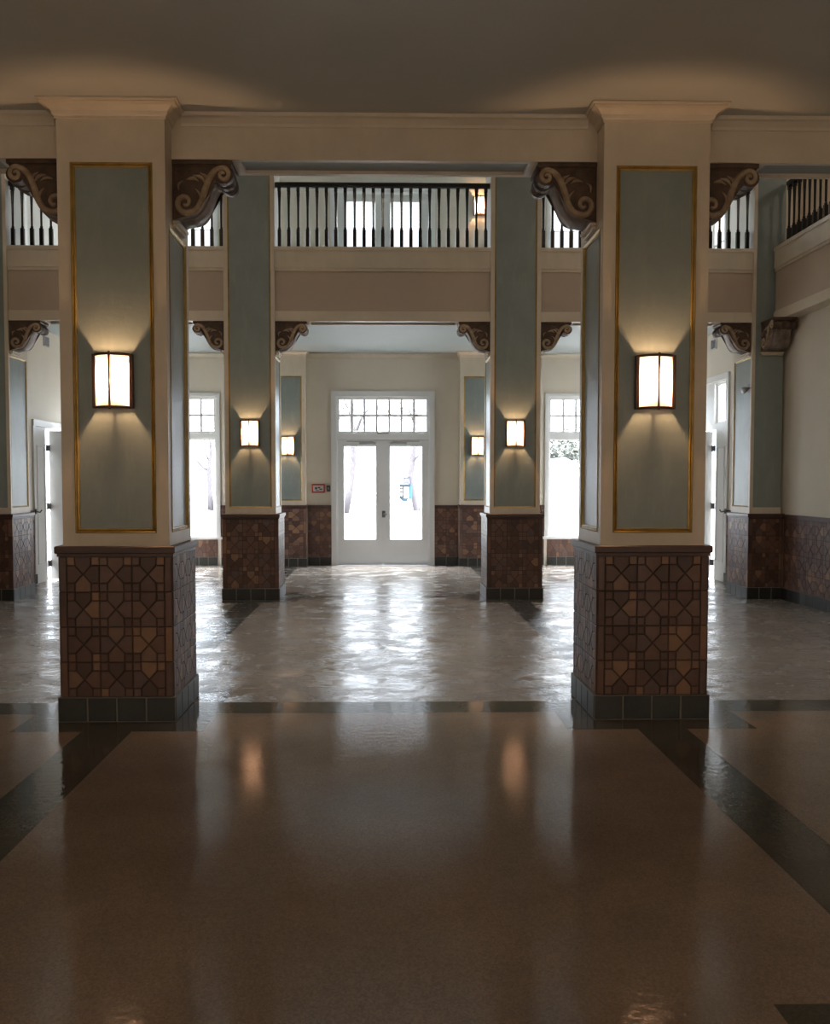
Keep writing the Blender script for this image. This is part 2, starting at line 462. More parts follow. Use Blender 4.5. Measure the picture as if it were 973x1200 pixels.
# back wall behind the viewer, gallery and hall enclosure
def struct_box(name, mat, label, cat, *boxes):
    mb = MB()
    for b in boxes: mb.box(*b)
    return tag(mb.build(name, mat), label, cat, None, 'structure')
struct_box('wall_rear', M['wall'], 'plain cream wall behind the viewer', 'wall', (-WX-TH, WX+TH, -3.0-TH, -3.0, 0, ZC))
struct_box('wall_hall', M['plaster'], 'tan upper wall above the near beam', 'wall', (-8.6, 8.6, PN-BH, PN+BH, ZC+.1, ZT))
struct_box('wall_gallery_right', M['plaster'], 'tan wall at the back of the right side balcony', 'wall', (8.4, 8.6, PN+BH, PM+.3, 4.3, ZT), (WX+TH, 8.4, PM+.1, PM+.3, 4.3, ZT))
struct_box('wall_gallery_left', M['plaster'], 'tan wall at the back of the left side balcony', 'wall', (-8.6, -8.4, PN+BH, PM+.3, 4.3, ZT), (-8.4, -WX-TH, PM+.1, PM+.3, 4.3, ZT))
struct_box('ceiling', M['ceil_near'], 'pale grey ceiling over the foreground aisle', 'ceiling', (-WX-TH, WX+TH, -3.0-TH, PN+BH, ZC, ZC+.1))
struct_box('ceiling_aisle', M['ceil'], 'pale blue ceiling in front of the entrance doors', 'ceiling', (-WX, WX, PM+.405, YF, ZC, UP0))
struct_box('ceiling_strip', M['ceil'], 'pale blue ceiling strip between the far pillars', 'ceiling', (-PX+SM, PX-SM, PM+.02, PM+.404, ZC, UP0))
struct_box('ceiling_strip', M['ceil'], 'pale blue ceiling strip right of the right far pillar', 'ceiling', (PX+SM, WX-.46, PM+.02, PM+.404, ZC, UP0))
struct_box('ceiling_strip', M['ceil'], 'pale blue ceiling strip left of the left far pillar', 'ceiling', (-WX+.46, -PX-SM, PM+.02, PM+.404, ZC, UP0))
struct_box('ceiling_hall', M['ceil'], 'high ceiling over the hall and balconies', 'ceiling', (-8.6, 8.6, PN-BH, YF+TH, ZT, ZT+.15))
struct_box('floor_gallery', M['plaster'], 'side balcony floors', 'floor', (WX, 8.6, PN+BH, PM+.3, 4.30, 4.449), (-8.6, -WX, PN+BH, PM+.3, 4.30, 4.449))
# cornice along the far wall
def cornice(name, segs, mat, kind_label):
    mb = MB()
    prof = [(0, -.10), (.012, -.10), (.018, -.075), (.045, -.035), (.06, -.028), (.065, -.001), (0, -.001)]
    for p0, d, L, out in segs:
        r = [[p0 + out*a + Z*b for a, b in prof], [p0 + d*L + out*a + Z*b for a, b in prof]]
        mb.quadgrid(r, cap=True)
    return tag(mb.build(name, mat), kind_label, 'cornice', None, 'structure')
cornice('trim_1', [(Vector((-PX+.39, YF, ZC)), X, 2*PX-.78, -Y), (Vector((-WX, YF, ZC)), X, WX-PX-.39, -Y), (Vector((PX+.39, YF, ZC)), X, WX-PX-.39, -Y)], M['cream'], 'cream cornice along the top of the far wall')

# ------------------------------------------------------------------ beams and balcony fascias
def soffit(mb, x0, x1, y0, y1, zb, b=.045, d=.035):
    mb.box(x0, x1, y0, y0+b, zb, zb+d); mb.box(x0, x1, y1-b, y1, zb, zb+d)
    mb.box(x0, x0+b, y0+b, y1-b, zb, zb+d); mb.box(x1-b, x1, y0+b, y1-b, zb, zb+d)
CL = .42                        # length of a corbel
def beam(n, x0, x1, ca, cb, label):
    y0, y1 = PN-BH, PN+BH
    mb = MB(); mb.box(x0, x1, y0, y1, ZB+.035, ZC-.001)
    soffit(mb, x0+ca, x1-cb, y0, y1, ZB)
    if ca: mb.box(x0, x0+ca, y0, y1, ZB+.001, ZB+.035)
    if cb: mb.box(x1-cb, x1, y0, y1, ZB+.001, ZB+.035)
    o = mb.build('trim_%d' % n, M['cream']); tag(o, label, 'beam', None, 'structure')
    p = MB(); p.box(x0+ca+.045, x1-cb-.045, y0+.045, y1-.045, ZB+.024, ZB+.035); p.build('soffit_panel', M['ceil'], o)
    c = MB(); prof = [(0, -.085), (.010, -.085), (.014, -.066), (.035, -.034), (.05, -.025), (.055, -.002), (0, -.002)]
    for yy, s in ((y0, -1), (y1, 1)):
        c.quadgrid([[Vector((xx, yy + s*a, ZC+b)) for a, b in prof] for xx in (x0+.07, x1-.07)], cap=True)
    c.build('cornice', M['cream'], o)
XI = PX-SH; XO = PX+SH
beam(3, NX-XI, NX+XI, CL, CL, 'cream beam between the two foreground pillars')
beam(4, NX+XO, WX, CL, 0, 'cream beam from right foreground pillar to right edge')
beam(5, -WX, NX-XO, 0, CL, 'cream beam from left foreground pillar to left edge')
FZ0, FZ1, FZ2 = 3.92, 4.455, 4.775
FY = PM-.15                      # balcony front axis
MI = PX-SM; MO = PX+SM
def fascia(n, x0, x1, loc, rz, label, soff=True, cor=(CL, CL)):
    """balcony front in local x; local -y faces the hall"""
    t = thing('trim_%d' % n, loc, rz, label, 'balcony front', None, 'structure')
    mb = MB(); mb.box(x0, x1, -.15, .17, ZB+.035, FZ2-.02); mb.build('fascia_panel', M['tan'], t)
    mb = MB(); mb.box(x0, x1, -.172, -.15, ZB, FZ0-.02); mb.box(x0, x1, -.163, -.15, FZ0-.02, FZ0)
    if soff: soffit(mb, x0+cor[0], x1-cor[1], -.15, .17, ZB)
    if soff:
        if cor[0]: mb.box(x0, x0+cor[0], -.15, .17, ZB, ZB+.035)
        if cor[1]: mb.box(x1-cor[1], x1, -.15, .17, ZB, ZB+.035)
    else: mb.box(x0, x1, -.15, .17, ZB, ZB+.035)
    mb.build('lower_moulding', M['cream'], t)
    mb = MB(); mb.box(x0, x1, -.165, -.15, FZ1, FZ1+.04); mb.box(x0, x1, -.176, -.15, FZ1+.04, FZ2-.05); mb.box(x0, x1, -.188, .17, FZ2-.05, FZ2)
    mb.build('upper_moulding', M['cream'], t)
    if soff:
        p = MB(); p.box(x0+cor[0]+.045, x1-cor[1]-.045, -.105, .125, ZB+.024, ZB+.035); p.build('soffit_panel', M['ceil'], t)
    return t
PI0 = WX-.468                # inner face of side pilasters
fascia(6, -MI, MI, (0, FY, 0), 0, 'balcony front between the two far pillars')
fascia(7, MO, PI0, (0, FY, 0), 0, 'balcony front between right far pillar and right pilaster')
fascia(8, -PI0, -MO, (0, FY, 0), 0, 'balcony front between left far pillar and left pilaster')
LS = PM-.39-(PN+BH+.01)
fascia(9, 0, LS, (WX-.03, PM-.39, 0), R(-90), 'right side balcony front running towards the viewer', False)
fascia(10, 0, LS, (-WX+.03, PN+BH+.01, 0), R(90), 'left side balcony front behind the pillars', False)

def railing(L, loc, rz, label, spacing=.1273, off=None):
    t = thing('balcony_railing', loc, rz, label, 'railing', 'black balcony railings')
    n = int(round(L/spacing))-0
    n = int((L-.08)/spacing)+1; s0 = (L-(n-1)*spacing)/2
    H = .885
    mb = MB(); mb.box(0, L, -.033, .033, H-.062, H, .012); mb.box(0, L, -.022, .022, H-.07, H-.055); mb.build('top_rail', M['black'], t)
    mb = MB(); mb.box(0, L, -.022, .022, 0, .018); mb.build('bottom_rail', M['black'], t)
    prof = [(.017, .255), (.021, .272), (.0145, .29), (.0150, .42), (.0165, .56), (.0205, .68), (.0245, .745), (.019, .758)]
    me = None
    for i in range(n):
        if me is None:
            b = MB(); b.lathe(prof, 10); b.box(-.0235, .0235, -.0235, .0235, .018, .255, .003); b.box(-.0235, .0235, -.0235, .0235, .758, H-.07, .003); bo = b.build('baluster', M['black'], t); me = bo.data
        else:
            bo = bpy.data.objects.new('baluster', me); COL.objects.link(bo); bo.parent = t
        bo.location = (s0 + i*spacing, 0, 0)
    return t
ZR = FZ2+.001
railing(2*MI, (-MI, FY-.06, ZR), 0, 'black baluster railing centred above the glazed doors, between the far pillars')
railing(PI0-MO, (MO, FY-.06, ZR), 0, 'black baluster railing seen left and right of the right foreground pillar')
railing(PI0-MO, (-PI0, FY-.06, ZR), 0, 'black baluster railing seen left and right of the left foreground pillar')
railing(LS, (WX-.03, PM-.39, ZR), R(-90), 'black baluster railing on the side balcony at top right edge', .15)
railing(LS, (-WX+.03, PN+BH+.01, ZR), R(90), 'black baluster railing on the side balcony beyond the left edge', .15)

# ------------------------------------------------------------------ scroll corbels
def bez(p, n=8):
    """Catmull-Rom through points"""
    q = [Vector(a) for a in p]; out = []
    for i in range(len(q)-1):
        a, b, c, d = q[max(i-1,0)], q[i], q[i+1], q[min(i+2, len(q)-1)]
        for k in range(n):
            t = k/n
            out.append(.5*((2*b) + (c-a)*t + (2*a-5*b+4*c-d)*t*t + (3*b-a-3*c+d)*t**3))
    out.append(q[-1]); return out
def ribbon(mb, path, wid, y0, y1):
    rings = []
    for i, p in enumerate(path):
        d = (path[min(i+1,len(path)-1)] - path[max(i-1,0)]).normalized(); nn = Vector((-d.y, d.x))
        w = wid(i/(len(path)-1))/2
        a, b = p + nn*w, p - nn*w; a2, b2 = p + nn*w*.55, p - nn*w*.55
        rings.append([Vector((a.x, y0, a.y)), Vector((a.x, (y0+y1)/2, a.y)), Vector((a2.x, y1, a2.y)), Vector((b2.x, y1, b2.y)), Vector((b.x, (y0+y1)/2, b.y)), Vector((b.x, y0, b.y))])
    mb.quadgrid(rings, cap=True)
def make_corbel(name_label):
    t = thing('corbel', (0,0,0), 0, name_label, 'corbel', 'scroll corbels under the beams')
    hw = .135
    c1 = Vector((.362, -.098)); r1 = .058; c2 = Vector((.092, -.285))
    mb = MB(); mb.box(.001, .425, -hw-.012, hw+.012, -.032, -.001, .004); mb.box(.001, .412, -hw-.004, hw+.004, -.042, -.032); mb.build('top_slab', M['cb_dark'], t)
    # body outline: under the slab, round the outer scroll, S curve down to the foot
    arc = [c1 + Vector((math.cos(R(a)), math.sin(R(a))))*r1 for a in range(75, -146, -20)]
    s_curve = bez([arc[-1], (.292, -.135), (.262, -.19), (.238, -.255), (.200, -.318), (.150, -.362), (.095, -.374), (.045, -.385), (.001, -.402)], 5)
    out = [Vector((.001, -.042)), Vector((.372, -.042))] + arc + s_curve[1:]
    mb = MB()
    # triangulate-safe: build side faces as strips from the top line
    poly = [(p.x, p.y) for p in out]
    f0 = mb.bm.faces.new([mb.bm.verts.new((a, -hw, b)) for a, b in poly]); f1 = mb.bm.faces.new([mb.bm.verts.new((a, hw, b)) for a, b in poly])
    v0, v1 = list(f0.verts), list(f1.verts)
    for i in range(len(v0)):
        j = (i+1) % len(v0)
        f = mb.bm.faces.new((v0[i], v0[j], v1[j], v1[i])); f.material_index = 1 if i > 1 and i < len(v0)-1 else 0
    bmesh.ops.triangulate(mb.bm, faces=[f0, f1])
    body = mb.build('body', [M['cb_dark'], M['cb_belly']], t)
    # raised scroll band on both cheeks
    up = [c1 + Vector((math.cos(a), math.sin(a)))*(.008 + .040*(k/22)) for k in range(23) for a in [R(100 - 440 + 440*k/22 + 0)]]
    lo = [c2 + Vector((math.cos(a), math.sin(a)))*(.012 + .058*(1-k/22)**1.1) for k in range(23) for a in [R(-70 - 430*k/22)]]
    mid_ = bez([up[-1], (.300, -.075), (.262, -.125), (.232, -.195), (.208, -.268), (.168, -.330), lo[0]], 6)
    path = up + mid_[1:-1] + lo
    for s in (-1, 1):
        mb = MB(); ribbon(mb, path, lambda k: .018 + .026*math.sin(math.pi*min(1, max(0, k)))**.7, s*hw*.99, s*(hw+.016))
        mb.build('scroll_band', M['cb_band'], t, smooth=False)
        # carved leaf between the scrolls
        lf = MB()
        for (a, b, ang, L, w) in ((.15, -.10, -35, .10, .030), (.20, -.085, -55, .085, .026), (.10, -.13, -10, .09, .028), (.045, -.20, 60, .07, .022), (.165, -.19, -75, .09, .022)):
            d = Vector((math.cos(R(ang)), math.sin(R(ang)))); nn = Vector((-d.y, d.x)); ring = []
            rings = []
            for k in range(7):
                q = k/6; ww = w*math.sin(math.pi*min(.97, max(.05, q)))**.8; p = Vector((a, b)) + d*L*q + nn*.02*math.sin(q*3)
                rings.append([Vector((p.x + nn.x*ww*h, s*(hw-.002 + z), p.y + nn.y*ww*h)) for h, z in ((.5, 0), (.25, .008), (0, .011), (-.25, .008), (-.5, 0))])
            lf.quadgrid(rings, closed=False)
        lf.build('carved_leaf', M['cb_band'], t, smooth=True)
    # fluted roll at the outer end
    mb = MB(); seg = 20; rings = []
    for y, r in ((-hw-.010, .030), (-hw-.010, .056), (-hw+.035, .058), (-hw+.045, .050), (-.05, .064), (-.02, .053), (.02, .053), (.05, .064), (hw-.045, .050), (hw-.035, .058), (hw+.010, .056), (hw+.010, .030)):
        rings.append([Vector((c1.x + .012 + r*math.cos(2*math.pi*k/seg), y, c1.y - .004 + r*math.sin(2*math.pi*k/seg))) for k in range(seg)])
    mb.quadgrid(rings, cap=True); mb.build('outer_roll', M['cb_dark'], t)
    # raised tongue down the belly
    mb = MB(); rings = []
    for p, q in zip(s_curve[1:-6], s_curve[2:-5]):
        d = (q-p).normalized(); nn = Vector((d.y, -d.x))
        if nn.y > 0: nn = -nn
        rings.append([Vector((p.x + nn.x*h, y, p.y + nn.y*h)) for y, h in ((-.085, -.003), (-.075, .012), (-.03, .006), (0, .016), (.03, .006), (.075, .012), (.085, -.003))])
    mb.quadgrid(rings, cap=True); mb.build('belly_tongue', M['cb_belly'], t, smooth=True)
    mb = MB(); mb.box(.001, .05, -hw-.01, hw+.01, -.425, -.403, .004); mb.box(.001, .03, -hw, hw, -.45, -.425, .004); mb.build('foot', M['cream'], t)
    return t
proto = make_corbel('x')
spots = [
    ((NX-XI, PN, ZB), 0, 'brown scroll corbel on the inner side of the left foreground pillar'),
    ((NX-XO, PN, ZB), 180, 'brown scroll corbel on the outer side of the left foreground pillar'),
    ((NX+XI, PN, ZB), 180, 'brown scroll corbel on the inner side of the right foreground pillar'),
    ((NX+XO, PN, ZB), 0, 'brown scroll corbel on the outer side of the right foreground pillar'),
    ((-MI, FY, ZB), 0, 'brown scroll corbel left of the doorway, on the inner side of the left far pillar'),
    ((-MO, FY, ZB), 180, 'brown scroll corbel on the outer side of the left far pillar, over the left window'),
    ((MI, FY, ZB), 180, 'brown scroll corbel right of the doorway, on the inner side of the right far pillar'),
    ((MO, FY, ZB), 0, 'brown scroll corbel on the outer side of the right far pillar, over the right window'),
    ((-PI0-.001, FY, ZB), 0, 'brown scroll corbel on the left pilaster near the left picture edge'),
    ((PI0+.001, FY, ZB), 180, 'brown scroll corbel on the right pilaster, above the chrome spot lamp'),
    ((WX-.20, PM-.345, ZB), -90, 'brown scroll corbel seen end on under the right side balcony'),
]
for i, (loc, rz, lab) in enumerate(spots):
    c = proto if i == 0 else copy_tree(proto)
    c.location = loc; c.rotation_euler = (0, 0, R(rz)); c['label'] = lab; c.scale = (.955 if i < 4 else 1.0, 1.08, 1)

# ------------------------------------------------------------------ wall sconces
def make_sconce():
    t = thing('wall_sconce', (0,0,0), 0, 'x', 'wall lamp', 'lit sconces on the pillars')
    hw, hh = .118, .172
    mb = MB(); mb.box(-hw-.012, hw+.012, -.012, -.001, -hh, hh); mb.build('back_plate', M['bronze'], t)
    def arc(r, z, n=14, e=.0):
        # plan arc from side bar to side bar, bulging to the front
        return [Vector((r*math.sin(a)*hw/math.sin(R(62)), -.045 - .068*(math.cos(a)-math.cos(R(62)))/(1-math.cos(R(62))) - e, z)) for a in [R(-62 + 124*k/n) for k in range(n+1)]]
    mb = MB()
    for s in (-1, 1): mb.box(s*(hw-.006), s*(hw+.014), -.056, -.012, -hh-.006, hh+.006)
    for z0, z1 in ((hh-.008, hh+.008), (-hh-.008, -hh+.008)):
        a = arc(.93, z0, 14, 0); b = arc(1.0, z0, 14, .008)
        mb.quadgrid([[a[k], b[k], b[k] + Z*(z1-z0), a[k] + Z*(z1-z0)] for k in range(15)], cap=True)
    mb.build('frame', M['bronze'], t)
    mb = MB(); mb.box(-.006, .006, -.128, -.116, -hh-.016, hh+.016); mb.build('centre_bar', M['bronze'], t)
    mb = MB(); mb.tube([(0, -.062, -.165), (0, -.062, -.058)], [.017, .017], 10); mb.tube([(0, -.062, -.160), (0, -.004, -.160)], .007, 6); mb.tube([(-.045, -.062, .150), (.045, -.062, .150)], .0035, 6); mb.build('socket', M['bronze'], t)
    mb = MB()
    rings = []
    for k in range(11):
        z = -hh+.008 + (2*hh-.016)*k/10; bulge = 1 + .02*math.cos(math.pi*(k/10-.5))
        rings.append([Vector((p.x*.93*bulge, p.y*.97 + .0, z)) for p in arc(1, z)])
    mb.quadgrid(rings, closed=False); mb.build('shade', M['shade'], t, smooth=True)
    ld = bpy.data.lights.new('bulb_light', 'POINT'); ld.color = (1.0, .56, .275); ld.energy = 29; ld.shadow_soft_size = .024
    l = bpy.data.objects.new('bulb_light', ld); COL.objects.link(l); l.parent = t; l.location = (0, -.062, 0)
    return t
sc = make_sconce()
zs = 2.27
lamps = [((NX-PX, PN-SH+.012, zs), 'lit bronze sconce with frosted shade on the left foreground pillar'),
         ((NX+PX, PN-SH+.012, zs), 'lit bronze sconce with frosted shade on the right foreground pillar'),
         ((-PX, PM-SM+.012, zs), 'lit bronze sconce on the left far pillar'),
         ((PX, PM-SM+.012, zs), 'lit bronze sconce on the right far pillar'),
         ((-PX, YF-.303, zs+.03), 'small lit sconce on far wall pilaster left of the doors'),
         ((PX, YF-.303, zs+.03), 'small lit sconce on far wall pilaster right of the doors'),
         ((PX+.06, YF-.001, 6.88), 'small lit sconce upstairs behind the balcony railing')]
for i, (loc, lab) in enumerate(lamps):
    c = sc if i == 0 else copy_tree(sc)
    c.location = loc; c['label'] = lab

# ------------------------------------------------------------------ doors and windows (local x along the wall, local +y outwards)
def casing(root, x0, x1, z0, z1, w=CAS, bottom=False, d=.03):
    mb = MB()
    mb.box(x0-w, x0, -d, 0, z0, z1); mb.box(x1, x1+w, -d, 0, z0, z1); mb.box(x0-w, x1+w, -d-.006, 0, z1, z1+w)
    if bottom: mb.box(x0-w-.03, x1+w+.03, -d-.03, 0, z0-.05, z0)
    # lining of the reveal
    e = .02
    mb.box(x0, x0+e, 0, TH-.02, z0, z1); mb.box(x1-e, x1, 0, TH-.02, z0, z1); mb.box(x0+e, x1-e, 0, TH-.02, z1-e, z1)
    return mb.build('casing', M['white'], root)
def glazed(root, name, x0, x1, z0, z1, nx, nz, y=.06, fw=.04, mw=.042, dep=.045):
    mb = MB(); O = Vector((x0, y, z0))
    mb.sweep_rect(O, X, Z, -Y, x1-x0, z1-z0, [(0, 0), (0, dep), (fw-.008, dep), (fw, dep-.012), (fw, 0)])
    gx0, gx1, gz0, gz1 = x0+fw, x1-fw, z0+fw, z1-fw
    for i in range(1, nx): a = gx0 + (gx1-gx0)*i/nx; mb.box(a-mw/2, a+mw/2, y-dep+.008, y-.002, gz0, gz1)
    for j in range(1, nz): a = gz0 + (gz1-gz0)*j/nz; mb.box(gx0, gx1, y-dep+.010, y-.004, a-mw/2, a+mw/2)
    f = mb.build(name, M['white'], root)
    g = MB(); g.box(gx0, gx1, y-.022, y-.018, gz0, gz1); g.build('pane', M['glass'], f)
    return f
def leaf_at(root, x0, x1, z0, z1, gx, gz0, gz1, y=.06, dep=.045, name='door_leaf'):
    """half glazed door leaf; gx = (glass x0, glass x1)"""
    mb = MB()
    mb.box(x0, gx[0], y-dep, y, z0, z1); mb.box(gx[1], x1, y-dep, y, z0, z1)
    mb.box(gx[0], gx[1], y-dep, y, z0, gz0); mb.box(gx[0], gx[1], y-dep, y, gz1, z1)
    mb.sweep_rect(Vector((gx[0], y-dep, gz0)), X, Z, -Y, gx[1]-gx[0], gz1-gz0, [(-.012, 0), (-.012, .008), (0, .008), (.006, -.01), (.006, -.02)], False)
    f = mb.build(name, M['white'], root)
    g = MB(); g.box(gx[0], gx[1], y-.026, y-.022, gz0, gz1); g.build('pane', M['glass'], f)
    return f
# entrance doors
d1 = thing('door_1', (0, YF, 0), 0, 'white glazed double entrance doors with transom light', 'door', None, 'structure')
casing(d1, -DW, DW, 0, DH)
glazed(d1, 'transom', -DW+.02, DW-.02, 2.56, DH-.02, 7, 2, .07, .042)
mb = MB(); mb.box(-DW+.02, DW-.02, 0, .11, 2.43, 2.56, .004); mb.build('transom_bar', M['white'], d1)
for s in (-1, 1):
    lf = leaf_at(d1, *sorted((s*.004, s*(DW-.024))), .012, 2.42, tuple(sorted((s*.135, s*.758))), .505, 2.31, .085)
    mb = MB()
    mb.box(s*.30 - .16, s*.30 + .16, -.002, .034, 2.345, 2.385, .006); mb.tube([(s*.18, .0, 2.395), (s*.50, -.02, 2.40), (s*.70, .0, 2.405)], .008, 6)
    mb.build('door_closer', M['steel'], lf)
mb = MB(); mb.box(-.02, .045, .028, .04, .93, 1.06, .004); mb.tube([(.02, .03, 1.0), (.02, -.02, 1.0), (.075, -.022, .985)], .010, 8); mb.build('lever_handle', M['hinge'], lf)
mb = MB(); mb.box(-DW+.02, -DW+.04, .086, .11, .012, 2.43); mb.box(DW-.04, DW-.02, .086, .11, .012, 2.43); mb.box(-DW+.04, DW-.04, .086, .11, 2.40, 2.43); mb.box(-.03, .03, .086, .095, .03, 2.40); mb.build('door_stop', M['white'], d1)
mb = MB(); mb.box(-DW+.02, DW-.02, .01, .14, .0, .012); mb.build('threshold', M['steel'], d1)
mb = MB(); mb.box(-.11, .11, -.03, -.001, 2.545, 2.585, .006); mb.build('door_sensor', M['steel'], d1)
# aisle windows
def aisle_window(n, cx, label):
    t = thing('window_%d' % n, (cx, YF, 0), 0, label, 'window', None, 'structure')
    h = (W1-W0)/2
    casing(t, -h, h, WS, DH, CAS*.6, True)
    glazed(t, 'transom', -h+.02, h-.02, 2.56, DH-.02, 7, 2, .07, .042)
    mb = MB(); mb.box(-h+.02, h-.02, 0, .11, 2.46, 2.56, .004); mb.build('transom_bar', M['white'], t)
    glazed(t, 'sash', -h+.02, -.01, WS, 2.46, 1, 1, .07, .03); glazed(t, 'sash', .01, h-.02, WS, 2.46, 1, 1, .07, .03)
aisle_window(1, (W0+W1)/2, 'tall white window seen between the right pillars')
aisle_window(2, -(W0+W1)/2, 'tall white window seen between the left pillars')
# gallery door and windows
d2 = thing('door_2', (0, YF, UP0), 0, 'white glazed double doors upstairs behind the balcony railing', 'door', None, 'structure')
casing(d2, -DW, DW, 0, 7.14-UP0)
for s in (-1, 1):
    leaf_at(d2, *sorted((s*.004, s*(DW-.024))), 
            .012, 7.12-UP0, tuple(sorted((s*.145, s*.735))), .505, 6.97-UP0, .085)
for n, s, lab in ((3, 1, 'upstairs window behind the railing left of the right foreground pillar'), (4, -1, 'upstairs window behind the railing right of the left foreground pillar')):
    t = thing('window_%d' % n, (s*(W0+W1)/2, YF, 5.1), 0, lab, 'window', None, 'structure'); h = (W1-W0)/2
    casing(t, -h, h, 0, 2.02, CAS*.6, True)
    glazed(t, 'sash', -h+.02, -.01, 0, 2.0, 2, 3, .07, .035, .014); glazed(t, 'sash', .01, h-.02, 0, 2.0, 2, 3, .07, .035, .014)
def side_window(n, s, y0, y1, z0, z1, label):
    c = (y0+y1)/2; h = (y1-y0)/2
    t = thing('window_%d' % n, (s*WX, c, z0), R(-90*s), label, 'window', None, 'structure')
    casing(t, -h, h, 0, z1-z0, .06, True)
    glazed(t, 'sash', -h+.02, h-.02, 0, z1-z0-.02, 1, 2, .12, .03)
side_window(5, 1, 13.95, 14.58, 4.8, 7.4, 'narrow upstairs window at the right, behind the railing')
side_window(6, 1, 15.15, 15.95, 4.8, 6.35, 'lower upstairs window beside the right foreground pillar')
side_window(7, -1, 14.05, 14.70, 4.8, 7.4, 'narrow upstairs window at the left edge, behind the railing')
# side doors: a fixed narrow panel, then a leaf standing open into the aisle
def side_door(n, s, head, label):
    L = SD1-SD0; c = (SD0+SD1)/2
    t = thing('door_%d' % n, (s*WX, c, 0), R(-90*s), label, 'door', None, 'structure')
    k = -s                                   # local x = k * (world y - c)
    def lx(y): return k*(y-c)
    casing(t, -L/2, L/2, 0, head, .10)
    zt = 2.5
    def bx(m, y0, y1, a, b, z0, z1): m.box(lx(y0), lx(y1), a, b, z0, z1)
    m = MB(); bx(m, SD0+.02, SD0+.50, .0, .045, 0, zt-.02); m.sweep_rect(Vector((min(lx(SD0+.09), lx(SD0+.43)), 0, .3)), X, Z, -Y, .34, 1.9, [(0, 0), (0, .012), (.02, .012), (.03, 0)], False)
    m.build('side_panel', M['white'], t)
    if head > 3:
        m = MB(); bx(m, SD0+.02, SD1-.02, 0, .11, zt-.02, zt+.08); m.build('transom_bar', M['white'], t)
        g = glazed(t, 'transom', *sorted((lx(SD0+.10), lx(SD0+.60))), zt+.08, head-.02, 1, 1, .09, .035)
        m = MB(); bx(m, SD0+.60, SD0+1.05, .0, .05, zt+.08, head-.02); bx(m, SD0+.02, SD0+.10, .0, .05, zt+.08, head-.02); m.build('transom_panel', M['white'], t)
        g = glazed(t, 'transom', *sorted((lx(SD0+1.05), lx(SD1-.02))), zt+.08, head-.02, 1, 1, .09, .035)
    # open leaf, hung clear of the panel
    hy = SD0+.60; ang = R(66)
    d = Vector((k*math.cos(ang), -math.sin(ang), 0)); nn = Vector((-d.y, d.x, 0))
    if nn.y < 0: nn = -nn
    h0 = Vector((lx(hy), -.02, .012)); Lf = .86
    m = MB(); m.quadgrid([[h0 + d*a + nn*b + Z*z for a, b in ((0, 0), (Lf, 0), (Lf, .045), (0, .045))] for z in (0, zt-.06)], cap=True)
    lf = m.build('door_leaf', M['white'], t)
    m = MB()
    for z in (.28, 1.22, 2.17):
        p = Vector((lx(SD0+.51), -.012, z)); q = Vector((lx(hy+.02), -.03, z))
        m.tube([p - Z*.055, p + Z*.055], .014, 8); m.box(min(p.x, q.x), max(p.x, q.x), -.035, -.025, z-.05, z+.05)
        m.mi = 0
    m.build('hinge', M['hinge'], lf)
    return t
side_door(3, 1, 3.26, 'white door standing open in the right side wall under a transom')
side_door(4, -1, 2.5, 'white door standing open in the left side wall')

# ------------------------------------------------------------------ small fittings
n_ = thing('wall_notice', (-1.25, YF, 1.495), 0, 'small red framed white notice left of the glazed doors', 'notice')
mb = MB(); mb.sweep_rect(Vector((-.125, -.001, -.085)), X, Z, -Y, .25, .17, [(0, 0), (0, .02), (.022, .02), (.026, .006), (.026, 0)]); mb.build('frame', M['red'], n_)
mb = MB(); mb.box(-.098, .098, -.006, -.001, -.058, .058); mb.build('sheet', M['paper'], n_)
mb = MB()
for x0, x1, z0, z1 in ((-.07, -.02, -.02, .025), (-.01, .035, .0, .03), (.02, .075, -.03, -.005), (-.05, .01, -.045, -.032)): mb.box(x0, x1, -.0075, -.006, z0, z1)
mb.build('print', M['ink'], n_)
s_ = thing('switch_box', (-1.055, YF, 1.495), 0, 'small grey switch box between red notice and door casing', 'switch')
mb = MB(); mb.box(-.035, .035, -.03, -.001, -.06, .06, .006); mb.build('box', M['hinge'], s_)
mb = MB(); mb.box(-.012, .012, -.042, -.03, -.02, .02, .003); mb.build('button', M['steel'], s_)
for s, yy, zz, lab in ((1, 15.6, 3.90, 'grey louvred vent high on the right aisle wall'), (-1, 15.55, 3.91, 'grey louvred vent high on the left aisle wall')):
    v = thing('wall_vent', (s*WX, yy, zz), R(-90*s), lab, 'vent')
    mb = MB(); mb.sweep_rect(Vector((-.13, -.001, -.09)), X, Z, -Y, .26, .18, [(0, 0), (0, .015), (.018, .015), (.018, 0)]); mb.build('frame', M['paper'], v)
    mb = MB()
    mb.box(-.112, .112, -.004, -.001, -.072, .072)
    for k in range(6): z = -.06 + k*.024; mb.quadgrid([[Vector((a, -.004, z+.01)), Vector((a, -.014, z-.004)), Vector((a, -.012, z-.006)), Vector((a, -.003, z+.006))] for a in (-.112, .112)], cap=True)
    mb.build('louvres', M['hinge'], v)
sp = thing('spot_lamp', (PI0+.022, PM-.24, 2.905), 0, 'small chrome spot lamp on the right pilaster', 'spot lamp')
mb = MB(); mb.box(-.014, -.001, -.05, .05, -.06, .06, .004); mb.tube([(-.012, 0, 0), (-.055, 0, -.005)], .012, 8); mb.build('mount', M['hinge'], sp)
mb = MB(); mb.tube([(-.035, -.0, -.005), (-.05, -.008, -.012), (-.10, -.03, -.035), (-.112, -.034, -.04)], [.018, .032, .045, .045], 12); mb.build('lamp_head', M['steel'], sp, smooth=True)
